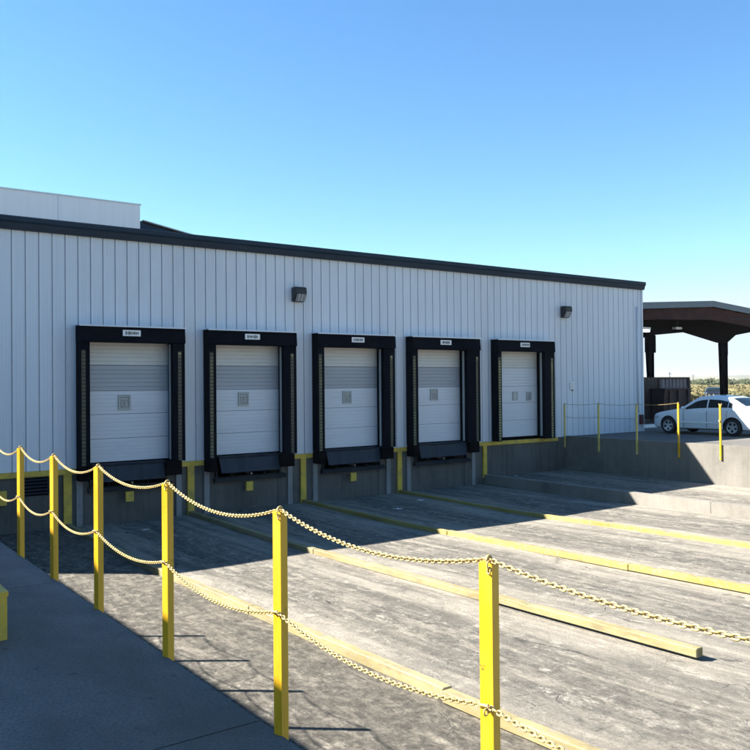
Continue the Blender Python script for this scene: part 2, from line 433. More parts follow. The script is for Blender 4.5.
lane_kerb(5.66, [(D - .05, 14.72, 0, -.02, -.03), (14.70, 11.0, -.015, 0, -.012), (10.98, 6.62, .0, .02, -.004), (6.58, .2, -.03, 0, -.0)],
          'faded yellow kerb nearest the chained platform, broken by a notch', w=.13, h=.13, m='kerb')
lane_kerb(8.80, [(D - .05, 14.3, 0, 0, .0), (14.29, 9.4, 0, .01, .0), (9.39, 5.70, 0, 0, .038)],
          'faded yellow kerb that stops short with a square end in the open court', w=.13, h=.11, m='kerb')
lane_kerb(12.255, [(D - .05, 14.2, 0, 0, -.01), (14.19, 9.3, .005, 0, .0), (9.29, 1.5, 0, .01, .008)],
          'yellow kerb running out from the post between the second and third dock doors')
lane_kerb(15.767, [(D - .05, 14.9, 0, 0, -.03), (14.88, 8.86, 0, 0, -.02), (8.84, 1.0, .012, 0, -.012)],
          'yellow kerb running out from the post between the third and fourth dock doors')

# paper scraps
def scrap(x, y, s, label, rot):
    bm = bmesh.new(); n = 5; z0 = (out_z(D - y) if x < 19.4 else .21) + .012
    g = [[bm.verts.new((x + math.cos(rot) * (i - 2) * s - math.sin(rot) * (j - 2) * s * .6, y + math.sin(rot) * (i - 2) * s + math.cos(rot) * (j - 2) * s * .6,
                        z0 + abs(.05 * noise.noise(Vector((i * .7 + x, j * .8, y)))) )) for i in range(n)] for j in range(n)]
    for a, b_ in zip(g, g[1:]):
        for p, q, r_, s_ in zip(a, a[1:], b_[1:], b_): bm.faces.new((p, q, r_, s_))
    geo = list(bm.faces); bmesh.ops.solidify(bm, geom=geo, thickness=.003)
    tag(obj('paper_scrap', bm, M['paper']), label, 'litter', 'litter on the truck court')
scrap(7.05, 19.1, .045, 'crumpled white paper scrap lying before the first dock door', .3)
scrap(13.70, 18.0, .07, 'white paper scrap lying in the lane before the third dock door', .2)
scrap(15.20, 18.85, .065, 'white paper scrap lying left of the kerb by the fourth dock door', .5)
scrap(20.4, 20.1, .05, 'small white paper scrap lying on the raised concrete lane', .9)

# ------------------------------------------------------------------ WAREHOUSE
WH = thing('warehouse', 'long pale blue grey metal warehouse with five black framed dock doors', 'warehouse', (14, D, 0))
XL = [5.852, 9.187, 12.581, 16.047, 19.742]; XR = [8.544, 11.887, 15.391, 18.95, 22.583]
OL = [6.102, 9.416, 12.812, 16.292, 19.938]; OR = [8.209, 11.48, 14.955, 18.372, 22.077]
X0W, X1W = -1.6, 28.13
ZB, ZT = 1.415, 7.13            # bottom / top of metal cladding
DT, DB = 4.56, 1.515            # door top / bottom
doors = [(a + .15, b + .12) for a, b in zip(XL, OR)]
SP = .3048
# cladding profile along X
prof = []
x = 4.4012 - SP * 20
while x < X1W:
    for dx, dy in ((-.014, -.006), (-.011, .040), (.011, .040), (.014, -.006), (.045, -.004), (.055, 0), (.110, 0), (.116, -.003), (.128, -.003), (.134, 0), (.182, 0), (.188, -.003), (.200, -.003), (.206, 0), (.250, 0), (.262, -.004)):
        xx = x + dx
        if X0W < xx < X1W - .06: prof.append((xx, D + dy))
    x += SP
prof = [(X0W, D)] + prof + [(X1W - .05, D)]
# insert door edges
def yat(xq):
    for (a, ya), (b_, yb) in zip(prof, prof[1:]):
        if a <= xq <= b_: return ya + (yb - ya) * (xq - a) / max(1e-6, b_ - a)
for a, b_ in doors:
    for e in (a, b_): prof.append((e, yat(e)))
prof = sorted(set(prof))
bm = bmesh.new()
for (a, ya), (b_, yb) in zip(prof, prof[1:]):
    mid = (a + b_) / 2
    ind = any(l < mid < r for l, r in doors)
    z0 = DT if ind else ZB
    bm.faces.new([bm.verts.new(p) for p in ((a, ya, z0), (b_, yb, z0), (b_, yb, ZT), (a, ya, ZT))])
bmesh.ops.remove_doubles(bm, verts=bm.verts, dist=.0004)
# east, west and back walls
for pts in (((X1W - .05, D), (X1W - .05, 46)), ((X1W - .05, 46), (X0W, 46)), ((X0W, 46), (X0W, D))):
    (a, ya), (b_, yb) = pts
    bm.faces.new([bm.verts.new(p) for p in ((a, ya, ZB - .05), (b_, yb, ZB - .05), (b_, yb, ZT), (a, ya, ZT))])
obj('wall', bm, M['wall'], WH)
bm = bmesh.new(); box(bm, X1W - .07, X1W + .012, D - .045, D + .10, ZB - .0, ZT - .02)
obj('corner_trim', bm, M['wall_trim'], WH, bevel=.006)
bm = bmesh.new(); tube(bm, [(27.78, D - .05, 6.4), (27.78, D - .05, 2.2)], .035, 8)
obj('downpipe', bm, M['wall'], WH, smooth=True)
# fascia with gutter profile and roof
bm = bmesh.new()
prism(bm, [(D + .05, 7.10), (D - .085, 7.10), (D - .10, 7.14), (D - .13, 7.25), (D - .17, 7.29), (D - .17, 7.39), (D - .15, 7.41), (D + .05, 7.41)], 0, X0W, X1W + .06)
obj('fascia', bm, M['fascia'], WH)
bm = bmesh.new(); prism(bm, [(D + .055, 7.12), (D + .055, 7.40), (46.2, 8.25), (46.2, 7.12)], 0, X0W, X1W + .03)
obj('roof', bm, M['roof'], WH)
# penthouse on the roof
bm = bmesh.new(); box(bm, -5, 7.675, 29, 38, 7.5, 9.93); box(bm, 7.70, 10.54, 29, 38, 7.5, 9.93)
obj('penthouse_wall', bm, M['upper'], WH)
bm = bmesh.new(); box(bm, -5.02, 10.58, 28.97, 38.05, 9.931, 9.975); box(bm, 7.672, 7.703, 28.985, 29.0, 7.5, 9.93)
obj('penthouse_trim', bm, M['wall_trim'], WH)
bm = bmesh.new(); prism(bm, [(10.545, 7.5), (10.545, 9.36), (10.66, 9.38), (10.68, 9.30), (14.2, 8.72), (14.2, 7.5)], 1, 29.05, 38)
obj('side_roof', bm, M['fascia'], WH)
bm = bmesh.new(); prism(bm, [(10.66, 9.385), (10.66, 9.42), (14.2, 8.80), (14.2, 8.765)], 1, 29.0, 38)
obj('roof_edge_trim', bm, M['steel_grey'], WH)

# foundation wall with leveler pits
FT = 1.405
bm = bmesh.new()
segs = []; px = X0W
pits = [(a + .34, b - .43) for a, b in zip(XL[:4], XR[:4])]
for (a, b_) in pits:
    box(bm, px, a, D, D + .6, -.3, FT); box(bm, a, b_, D + .02, D + .6, -.3, .83)
    px = b_
box(bm, px, X1W, D, D + .6, -.3, FT)
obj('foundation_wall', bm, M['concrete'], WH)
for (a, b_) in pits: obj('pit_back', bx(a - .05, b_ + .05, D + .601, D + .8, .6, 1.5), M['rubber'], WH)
for k in range(4):
    for xx in (XL[k] + .0, XR[k] - .145):
        obj('pilaster', bx(xx, xx + .15, D - .06, D - .001, -.3, 1.12), M['pilaster'], WH, bevel=.012)
# yellow edge channel and posts
edges = [X0W] + sum([[a - .01, b + .01] for a, b in zip(XL[:4], XR[:4])], []) + [23.05]
for a, b_ in zip(edges[0::2], edges[1::2]):
    bm = bmesh.new(); box(bm, a, b_, D - .055, D - .004, 1.285, 1.413)
    obj('edge_channel', bm, M['yellow_old'], WH, bevel=.006)
for xx in (5.65, 8.815, 12.265, 15.77, 19.42):
    bm = bmesh.new(); zt = 1.283
    box(bm, xx - .10, xx + .10, D - .03, D - .004, -.05 if xx < 19 else .2, zt); box(bm, xx - .10, xx - .08, D - .07, D - .0305, -.05 if xx < 19 else .2, zt)
    obj('guard_strip', bm, M['yellow_old'], WH)
# vent opening and bumper plate at the left
bm = bmesh.new(); box(bm, 4.62, 5.18, D - .012, D - .002, .83, 1.262)
v = obj('vent', bm, M['rubber'], WH)
bm = bmesh.new(); box(bm, 5.18, 5.24, D - .03, D - .002, .82, 1.262); box(bm, 4.58, 4.62, D - .03, D - .002, .82, 1.262)
for i in range(5): prism(bm, [(D - .028, .87 + i * .08), (D - .014, .90 + i * .08), (D - .014, .905 + i * .08), (D - .028, .878 + i * .08)], 0, 4.62, 5.18)
obj('vent_frame', bm, M['dark_steel'], v)
obj('bumper_plate', bx(3.72, 4.256, D - .14, D - .003, .68, 1.01), M['yellow_old'], WH, bevel=.01)

SHP = .35
WIN = [[(7.10, 3.0)], [(10.44, 3.03)], [(13.90, 3.02)], [(17.315, 3.05)], [(21.03, 2.95), (21.715, 2.93)]]
SGX = [7.12, 10.47, 13.97, 17.41, 21.03]
def illegible(bm, cx, y, cz, w, h):
    """worn sign print: uneven dark dabs, no readable letters"""
    xx = cx - w * .36
    while xx < cx + w * .36:
        ww = random.uniform(.012, .03); hh = random.uniform(.35, .62) * h
        box(bm, xx, xx + ww, y - .002, y, cz - hh / 2, cz + hh / 2)
        xx += ww + random.uniform(.004, .014)
for k in range(5):
    xl, xr = XL[k], XR[k]; yf = D - SHP
    # ---- shelter (foam dock seal): head pad, two side pads, flashing, guide strips, sign
    sh = bmesh.new()
    prism(sh, [(D - .03, 4.50), (yf - .05, 4.50), (yf - .05, 4.52), (yf - .02, 4.89), (D - .03, 4.895)], 0, xl, xr)
    SH = obj('head_pad', sh, M['black'], WH, bevel=.012)
    for s in (0, 1):
        a, b_ = (xl + .008, OL[k]) if s == 0 else (OR[k], xr - .008)
        zb = 1.475 if k < 4 else 1.418
        bm = bmesh.new(); box(bm, a, b_, yf, D - .032, zb, 4.498)
        jb = obj('side_pad', bm, M['black'], WH, bevel=.015)
        gx = a + .04 if s == 0 else b_ - .19
        gm = 'guide_faint' if (k == 0 or (s == 1 and k < 4)) else ('guide_new' if k == 4 else 'guide')
        obj('guide_strip', bx(gx, gx + .095, yf - .006, yf - .0005, zb + .02, 4.30), M[gm], jb)
        obj('guide_tip', bx(gx + .01, gx + .085, yf - .009, yf - .0065, 4.17, 4.29), M['guide_new'] if s else M['guide_faint'], jb)
    # pale liner strip on the inner face of the right pad
    obj('liner_strip', bx(OR[k] - .012, OR[k] - .0005, D - .20, D - .11, DB, 4.48), M['frame_grey'], WH)
    bm = bmesh.new(); box(bm, xl - .02, xr + .02, yf - .07, D - .031, 4.897, 4.915); box(bm, xl - .02, xr + .02, yf - .075, yf - .062, 4.875, 4.8965)
    obj('flashing', bm, M['wall_trim'], SH)
    for s in (xl, xr): pass
    sx, sz = SGX[k], 4.73
    yy = yf - .047
    bm = bmesh.new(); box(bm, sx - .225, sx + .225, yy - .012, yy, sz - .075, sz + .075)
    pl = obj('sign_plate', bm, M['sign_white'], SH)
    bm = bmesh.new(); illegible(bm, sx, yy - .0125, sz, .45, .15)
    obj('sign_print', bm, M['sign_ink'], pl)
    # ---- door leaf: five ribbed sections
    a, b_ = doors[k]; yd = D + .12
    zs = [DB, 2.10, 2.71, 3.295, 3.945, DT]
    root = None
    for i in range(5):
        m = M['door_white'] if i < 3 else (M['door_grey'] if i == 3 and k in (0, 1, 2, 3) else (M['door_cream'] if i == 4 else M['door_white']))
        bm = bmesh.new(); z0, z1 = zs[i] + .004, zs[i + 1] - .004
        pr = [(yd + .04, z0)]; nr = 6
        for j in range(nr):
            za = z0 + (z1 - z0) * j / nr; zb_ = z0 + (z1 - z0) * (j + 1) / nr; d = .014 if i >= 3 else .006
            pr += [(yd, za + .001), (yd, zb_ - .022), (yd + d, zb_ - .014), (yd + d, zb_ - .006)]
        pr += [(yd + .003, z1), (yd + .04, z1)]
        prism(bm, pr, 0, a, b_)
        o = obj('door', bm, m, WH) if i == 0 else obj('door_section', bm, m, root)
        if i == 0: root = o
    obj('door_seal', bx(a, b_, yd - .01, yd + .05, DB - .04, DB + .003), M['rubber'], root)
    bm = bmesh.new()
    bm.free()
    for e0, e1 in ((a, a + .05), (b_ - .045, b_)): obj('door_track', bx(e0, e1, D + .03, yd - .003, DB, DT), M['rubber'], root)
    obj('door_back', bx(a, b_, yd + .045, yd + .06, DB - .1, DT + .05), M['rubber'], root)
    for j, (wx, wz) in enumerate(WIN[k]):
        w = .16 if k < 4 else .125; h = .19 if k < 4 else .155
        bm = bmesh.new()
        for q in ((wx - w, wx + w, wz + h - .05, wz + h), (wx - w, wx + w, wz - h, wz - h + .05), (wx - w, wx - w + .05, wz - h + .0505, wz + h - .0505), (wx + w - .05, wx + w, wz - h + .0505, wz + h - .0505)):
            box(bm, q[0], q[1], yd - .03, yd - .002, q[2], q[3])
        wf = obj('vision_window', bm, M['frame_grey'], root, bevel=.004)
        obj('window_pane', bx(wx - w + .05, wx + w - .05, yd - .015, yd - .003, wz - h + .05, wz + h - .05), M['glass_dim'] if not (k == 4 and j == 0) else M['door_cream'], root)
        bm = bmesh.new(); box(bm, wx - w + .07, wx + w - .07, yd - .019, yd - .0155, wz + h - .125, wz + h - .075); box(bm, wx - w + .09, wx - w + .115, yd - .019, yd - .0155, wz - h + .085, wz + h - .16); box(bm, wx + w - .125, wx + w - .09, yd - .019, yd - .0155, wz - h + .085, wz + h - .16)
        obj('window_bars', bm, M['frame_grey'], root)
    # ---- leveler, bumpers
    if k < 4:
        pa, pb = pits[k]
        bm = bmesh.new(); yl = D - .20
        # hanging lip: trapezoid plate
        prism(bm, [(pa + .02, 1.455), (pb - .02, 1.455), (pb - .11, 1.05), (pa + .07, 1.05)], 1, yl, yl + .03)
        for v in bm.verts:
            if v.co.z < 1.2: v.co.y -= .07
        lp = obj('leveler_lip', bm, M['lip'], WH, bevel=.004)
        bm = bmesh.new(); tube(bm, [(pa + .03, yl + .0, 1.462), (pb - .03, yl + .0, 1.462)], .026, 8)
        obj('hinge', bm, M['dark_steel'], lp)
        obj('leveler_deck', bx(pa + .03, pb - .03, yl + .035, D + .59, 1.425, 1.49), M['dark_steel'], WH)
        bm = bmesh.new(); box(bm, pa - .06, pb + .18, D - .13, D - .012, .80, .905); box(bm, pa - .06, pb + .18, D - .055, D - .011, .906, .93)
        obj('cross_bar', bm, M['dark_steel'], WH, bevel=.006)
        for xx in (pa - .02, pb - .03): obj('hanger_bracket', bx(xx, xx + .05, D - .10, D - .013, .9305, 1.12), M['dark_steel'], WH)
        for xx in (pa + .42, (pa + pb) / 2 + .05, pb - .5):
            bm = bmesh.new(); tube(bm, [(xx, D - .16, .985), (xx, D + .2, .985)], .024, 10)
            obj('bolt_head', bm, M['dark_steel' if xx != (pa + pb) / 2 + .05 else 'steel_grey'], WH, smooth=False)
        if k < 3:
            cx = (pa + pb) / 2 - .03
            bm = bmesh.new(); box(bm, cx - .10, cx + .10, D - .20, D - .135, .52, .765)
            obj('support_leg', bm, M['yellow_old'], WH, bevel=.008)
        for s in (0, 1):
            a, b_ = (xl, xl + .21) if s == 0 else (xr - .53, xr - .13); yf2 = D - .42
            bm = bmesh.new(); box(bm, a, b_, yf2 + .008, D - .063, 1.125, 1.473)
            for j in range(3): box(bm, a + .02, b_ - .02, yf2, yf2 + .0075, 1.15 + j * .11, 1.22 + j * .11)
            obj('dock_bumper', bm, M['rubber'], WH, bevel=.012)

# ---- things on the wall
def wall_lamp(x, z, label):
    t = thing('wall_lamp', label, 'wall lamp', (x, D, z), 'wall lamps on the warehouse')
    bm = bmesh.new()
    prism(bm, [(D - .03, z - .21), (D - .17, z - .20), (D - .30, z + .02), (D - .29, z + .17), (D - .25, z + .21), (D - .03, z + .21)], 0, x - .18, x + .18)
    obj('housing', bm, M['plastic'], t, bevel=.015)
    bm = bmesh.new()
    d = Vector((0, -.13, .22)).normalized(); nrm = Vector((0, -.22, -.13)).normalized()
    p0 = Vector((0, D - .178, z - .187)) + nrm * .006; p1 = Vector((0, D - .292, z + .005)) + nrm * .006
    for i in range(1):
        vs = [Vector((x - .14, 0, 0)) + p0, Vector((x + .14, 0, 0)) + p0, Vector((x + .14, 0, 0)) + p1, Vector((x - .14, 0, 0)) + p1]
        q = [bm.verts.new(v) for v in vs] + [bm.verts.new(v + nrm * .012) for v in vs]
        for f in ((0, 1, 5, 4), (1, 2, 6, 5), (2, 3, 7, 6), (3, 0, 4, 7), (4, 5, 6, 7), (3, 2, 1, 0)): bm.faces.new([q[i2] for i2 in f])
    bmesh.ops.recalc_face_normals(bm, faces=bm.faces)
    obj('lens', bm, M['lens'], t)
    bm = bmesh.new()
    for i in (-1, 0, 1):
        c0, c1 = p0 + nrm * .014 + Vector((x + i * .10 - .006, 0, 0)), p1 + nrm * .014 + Vector((x + i * .10 - .006, 0, 0))
        tube(bm, [c0, c1], .007, 6)
    obj('lens_guard', bm, M['plastic'], t)
    obj('back_plate', bx(x - .16, x + .16, D - .033, D - .029, z - .19, z + .19), M['steel_grey'], t)
wall_lamp(12.10, 6.0, 'black wall lamp high on the siding between the second and third dock doors')
wall_lamp(23.45, 6.0, 'black wall lamp on the siding near the building corner above the chain fence')

t = thing('notice_plate', 'small white notice plate on the siding above the chain fence', 'sign', (23.87, D, 3.3))
obj('plate', bx(23.76, 23.985, D - .04, D - .03, 3.15, 3.44), M['sign_white'], t)
bm = bmesh.new()
for i in range(4): box(bm, 23.79, 23.95 - .02 * (i % 2), D - .0425, D - .0405, 3.205 + i * .055, 3.225 + i * .055)
obj('plate_print', bm, M['frame_grey'], t)
obj('knob', bx(23.84, 23.90, D - .06, D - .0301, 3.10, 3.145), M['plastic'], t)
t = thing('alarm_box', 'dark red box mounted low beside the building corner', 'box', (27.9, D, 1.9))
obj('case', bx(27.84, 27.99, D - .14, D - .029, 1.72, 2.10), M['red'], t, bevel=.012)
obj('face_plate', bx(27.87, 27.96, D - .147, D - .1405, 1.88, 2.06), M['plastic'], t)

# added unseen block left of the platform, stepped to cast the shade on it
t = thing('shade_block', 'low grey metal block added out of view left of the platform to shade it', 'shade blocker', (-5, 12, 1.746))
bm = bmesh.new(); box(bm, -9, -1.62, 5.4, 9.2, 1.746, 5.32); box(bm, -9, -1.62, 9.2005, D - .02, 1.746, 5.48)
obj('wall', bm, M['wall'], t)
bm = bmesh.new(); box(bm, -9.1, -1.58, 5.35, 9.2, 5.3205, 5.57); box(bm, -9.1, -1.58, 9.2005, D - .02, 5.4805, 5.73)
obj('roof', bm, M['fascia'], t)

# yellow block on the platform
t = thing('yellow_block', 'yellow painted block standing on the shaded platform at the left edge', 'block', (.95, 6, 1.746))
obj('body', bx(.62, 1.212, 5.83, 6.12, 1.746, 2.03), M['yellow_old'], t, bevel=.012)
obj('top_rim', bx(.61, 1.218, 5.822, 6.128, 2.0305, 2.062), M['yellow_old'], t, bevel=.006)

# ------------------------------------------------------------------ chain posts and chains
def link_mesh(bm, c, t, side, L=.0295, W=.0205, r=.0031, ns=5, nt_=6):
    """one stadium-shaped chain link, long axis t, flat in plane (t, side)"""
    n = t.cross(side).normalized(); hw = W / 2 - r; hl = L / 2 - W / 2
    path = []
    for k in range(ns):
        a = -math.pi / 2 + math.pi * k / (ns - 1); path.append((hl + hw * math.cos(a), hw * math.sin(a)))
    for k in range(ns):
        a = math.pi / 2 + math.pi * k / (ns - 1); path.append((-hl + hw * math.cos(a), hw * math.sin(a)))
    m = len(path); rings = []
    for i in range(m):
        p, q = path[i - 1], path[(i + 1) % m]
        d = (t * (q[0] - p[0]) + side * (q[1] - p[1])).normalized(); o = d.cross(n)
        cc = c + t * path[i][0] + side * path[i][1]
        rings.append([bm.verts.new(cc + (o * math.cos(2 * math.pi * k / nt_) + n * math.sin(2 * math.pi * k / nt_)) * r) for k in range(nt_)])
    for i in range(m):
        A, B = rings[i], rings[(i + 1) % m]
        for k in range(nt_): bm.faces.new((A[k], A[(k + 1) % nt_], B[(k + 1) % nt_], B[k]))

def chain(p0, p1, sag, label, m, group, tail=0, pitch=.0185, far=False):
    p0, p1 = Vector(p0), Vector(p1); L = (p1 - p0).length * (1 + 8 / 3 * (sag / (p1 - p0).length) ** 2)
    n = int(L / pitch); bm = bmesh.new()
    f = lambda s: p0.lerp(p1, s) - Vector((0, 0, 4 * sag * s * (1 - s)))
    ns, ntb = (3, 4) if far else (5, 6)
    for i in range(n):
        s = (i + .5) / n; c = f(s); t = (f(min(1, s + .01)) - f(max(0, s - .01))).normalized()
        a = t.cross(Vector((0, 0, 1))).normalized(); b_ = a.cross(t)
        ang = math.radians(32 + random.uniform(-7, 7)) + (math.pi / 2 if i % 2 else 0)
        link_mesh(bm, c, t, a * math.cos(ang) + b_ * math.sin(ang), ns=ns, nt_=ntb, r=.0036 if far else .0033)
    for j in range(tail):
        c = p1 + Vector((-.022, -.024, -.012 - j * .019)); t = Vector((.1 * (-1) ** j, .05, -1)).normalized()
        a = t.cross(Vector((1, 0, 0))).normalized() if j % 2 else t.cross(Vector((0, 1, 0))).normalized()
        link_mesh(bm, c, t, a, ns=ns, nt_=ntb)
    o = obj('safety_chain', bm, m, smooth=True)
    o.data.update()
    return tag(o, label, 'chain', group)

PW, PH, PT = .049, 1.055, 1.746
ROT = math.radians(20)
def make_post(h, w, mats, below=0., label='', group='', ring=True):
    t = thing('chain_post', label, 'post', (0, 0, 0), group)
    bm = bmesh.new(); box(bm, -w / 2, w / 2, -w / 2, w / 2, -below, h)
    obj('post_tube', bm, mats, t, local=True, bevel=.005)
    bm = bmesh.new()
    n = 14; rings = []
    for k in range(n):
        a = 2 * math.pi * k / n; cc = Vector((.015 * math.cos(a), 0, h + .006 + .013 * math.sin(a)))
        o_ = Vector((math.cos(a), 0, math.sin(a)))
        rings.append([bm.verts.new(cc + (o_ * math.cos(b_) + Vector((0, 1, 0)) * math.sin(b_)) * .006) for b_ in [2 * math.pi * q / 6 for q in range(6)]])
    for i in range(n):
        A, B = rings[i], rings[(i + 1) % n]
        for q in range(6): bm.faces.new((A[q], B[q], B[(q + 1) % 6], A[(q + 1) % 6]))
    bmesh.ops.recalc_face_normals(bm, faces=bm.faces)
    obj('top_eye', bm, M['chain'], t, local=True, smooth=True)
    # mid hook on the post's faces
    bm = bmesh.new(); hz = h - .475
    tube(bm, [(-w / 2 - .012, -.012, hz + .012), (-w / 2 - .02, -.012, hz - .004), (-w / 2 - .008, -.012, hz - .016), (-w / 2 + .001, -.012, hz - .010)], .005, 6)
    tube(bm, [(-w / 2 - .004, -.03, hz), (-w / 2 - .004, .03, hz)], .005, 6)
    obj('mid_hook', bm, M['chain'], t, local=True, smooth=True)
    return t
def copy_tree(o, parent=None):
    c = o.copy(); COL.objects.link(c); c.parent = parent
    for ch in list(o.children): copy_tree(ch, c)
    return c
PY = [12.65, 11.30, 9.97, 8.69, 7.465, 6.23, 4.873, 3.466, 2.037, .62]
PLAB = ['yellow square post far along the platform, third beyond the left edge of the picture',
        'yellow square post far along the platform, second beyond the left edge of the picture',
        'yellow square post just beyond the left edge of the picture',
        'small farthest yellow post in view, seen against the siding left of the first dock door',
        'second farthest yellow post on the platform edge, before the dark vent in the dock wall',
        'yellow chain post standing before the left side of the first dock door',
        'yellow chain post standing before the right side of the first dock door',
        'tall yellow chain post standing before the second and third dock doors',
        'nearest and biggest bright yellow chain post at the bottom of the picture',
        'yellow chain post beside the photographer, beyond the lower right of the picture']
proto = make_post(PH, PW, M['yellow'], .10, PLAB[0], 'yellow chain posts along the platform edge')
XP = XE
for i, y in enumerate(PY):
    o = proto if i == 0 else copy_tree(proto)
    o.location = (XP, y, PT); o.rotation_euler = (0, 0, ROT + random.uniform(-.02, .02)); o['label'] = PLAB[i]
gaps = ['beyond the left edge of the picture, farthest', 'beyond the left edge of the picture, nearer',
        'leaving the left edge of the picture', 'between the two farthest posts in view', 'between the second and third farthest posts in view',
        'sagging before the bottom of the first dock door', 'sagging before the second dock door', 'sagging across the sunlit court left of the nearest post',
        'running from the nearest post out of the right edge of the picture']
for i in range(len(PY) - 1):
    sg = [.11, .11, .11, .10, .095, .085, .10, .085, .05][i]
    y0, y1 = PY[i], PY[i + 1]
    chain((XP, y0, PT + PH + .008), (XP, y1, PT + PH + .008), sg, 'upper yellow chain ' + gaps[i], M['chain'], 'chains along the platform', tail=2 if i in (5, 6, 7) else 0)
    chain((XP - .02, y0, PT + PH - .475), (XP - .02, y1, PT + PH - .475), sg * .95, 'lower yellow chain ' + gaps[i], M['chain'], 'chains along the platform', tail=1 if i == 7 else 0)

# right-hand fence on the retaining wall
RP = [(20.60, 2.60, 1.03), (19.04, 2.636, .955), (17.445, 2.634, .96), (15.845, 2.70, .965), (14.385, 2.66, .985)]
RL = ['thin yellow post at the inner corner beside the last dock door', 'thin yellow post second along the retaining wall from the building',
      'thin yellow post on the retaining wall in front of the building corner', 'thin yellow post standing before the front wheel of the white car',
      'thin sunlit yellow post standing before the rear door of the white car']
for i, (y, zt, zb) in enumerate(RP):
    t = thing('fence_post', RL[i], 'post', (XW - .03, y, zb), 'posts on the retaining wall')
    bm = bmesh.new(); box(bm, XW - .055, XW - .004, y - .026, y + .026, zb, zt); obj('post_tube', bm, M['yellow'] if i > 2 else M['yellow_pale'], t, bevel=.006)
    bm = bmesh.new(); tube(bm, [(XW - .03, y, zt), (XW - .03, y, zt + .02), (XW - .03, y, zt + .045)], [.012, .022, .014], 8); obj('top_eye', bm, M['chain'], t, smooth=True)
    bm = bmesh.new(); box(bm, XW - .045, XW - .003, y - .05, y + .05, zb + .03, zb + .05) if False else box(bm, XW - .066, XW - .0555, y - .016, y + .016, zb + .06, zb + .092); obj('anchor_bolt', bm, M['steel_grey'], t)
    if i == 4:
        bm = bmesh.new(); lathe(bm, [(.0, -.02), (.034, -.02), (.04, .0), (.034, .02), (.0, .02)], (XW - .075, y, zt - .47), 'x', 10); obj('hook', bm, M['chain'], t)
        bm = bmesh.new(); tube(bm, [(XW - .03, y - .05, zt + .06), (XW - .03, y - .03, zt + .0), (XW - .03, y + .03, zt + .0), (XW - .03, y + .05, zt + .06)], .014, 6); obj('top_hook', bm, M['chain'], t)
for i in range(3):
    chain((XW - .03, RP[i][0], RP[i][1] + .02), (XW - .03, RP[i + 1][0], RP[i + 1][1] + .02), .045, ['upper dull chain from the inner corner post to the next post', 'upper dull chain crossing the siding left of the building corner', 'upper chain from the building corner post to the post by the car wheel'][i],
          M['chain_grey'] if i < 2 else M['chain'], 'chains on the retaining wall', far=True)
for i in range(2):
    chain((XW - .03, RP[i][0], RP[i][1] - .47), (XW - .03, RP[i + 1][0], RP[i + 1][1] - .47), .02, ['lower dull chain beside the inner corner post', 'lower dull chain ending at the building corner post'][i], M['chain_grey'], 'chains on the retaining wall', far=True)

# ------------------------------------------------------------------ cars
def interp(pts, x):
    if x >= pts[0][0]: return pts[0][1]
    for (a, va), (b_, vb) in zip(pts, pts[1:]):
        if x >= b_:
            t = (x - b_) / (a - b_); return vb + (va - vb) * t
    return pts[-1][1]
SEDAN = dict(
    top=[(2.17, .58), (2.13, .68), (2.02, .745), (1.75, .82), (1.3, .90), (.86, .965), (.74, 1.03), (.45, 1.23), (.18, 1.395), (-.05, 1.45), (-.40, 1.475), (-.80, 1.455), (-1.10, 1.395), (-1.30, 1.315), (-1.55, 1.17), (-1.72, 1.075), (-1.85, 1.045), (-2.10, 1.02), (-2.22, .98), (-2.28, .86), (-2.31, .70)],
    belt=[(2.17, .50), (2.05, .66), (1.75, .74), (1.3, .82), (.8, .90), (.0, .945), (-1.0, .98), (-1.6, .995), (-2.1, .965), (-2.25, .85), (-2.31, .66)],
    w=[(2.17, .50), (2.13, .62), (2.05, .70), (1.9, .77), (1.6, .84), (1.2, .875), (.4, .885), (-.8, .885), (-1.4, .875), (-1.8, .84), (-2.1, .78), (-2.25, .70), (-2.31, .60)],
    wr=[(2.17, .80), (.86, .82), (.74, .80), (.18, .66), (-.4, .655), (-1.1, .655), (-1.3, .665), (-1.72, .78), (-2.31, .82)],
    bot=[(2.17, .34), (2.12, .22), (1.9, .19), (-1.9, .20), (-2.2, .27), (-2.31, .40)],
    x=(-2.31, 2.17), wheels=(1.33, -1.29), r=.315, win=[(.58, -.28), (-.34, -1.10), (-1.13, -1.27)], ws=(.76, .20), bl=(-1.18, -1.68), ty=.22)
def section(S, x):
    ht, hb, w, bo = interp(S['top'], x), interp(S['belt'], x), interp(S['w'], x), interp(S['bot'], x)
    hb = min(hb, ht - .02); wr = min(interp(S['wr'], x), .9 if ht - hb > .2 else 1) * (1 if ht - hb > .2 else w / .885)
    wr = min(wr, w * .93)
    g = lambda t: (w * .955 + (wr - w * .955) * t - 0.0 + .03 * math.sin(t * math.pi) * min(1, (ht - hb) * 2), hb + (ht - .05 * min(1, (ht - hb) * 3) - hb) * t)
    crown = .05 * min(1, (ht - hb) * 3)
    pts = [(0, bo), (w * .80, bo), (w * .955, bo + .05), (w * .985, bo + .16), (w, (bo + hb) * .52), (w * .995, hb - .16), (w * .985, hb - .06), (w * .965, hb - .012)]
    pts += [g(.05), g(.5), g(.93)]
    pts += [(wr * .93, ht - crown * .45), (wr * .6, ht - crown * .12), (wr * .25, ht), (0, ht)]
    return pts, g, (ht, hb, w, wr)

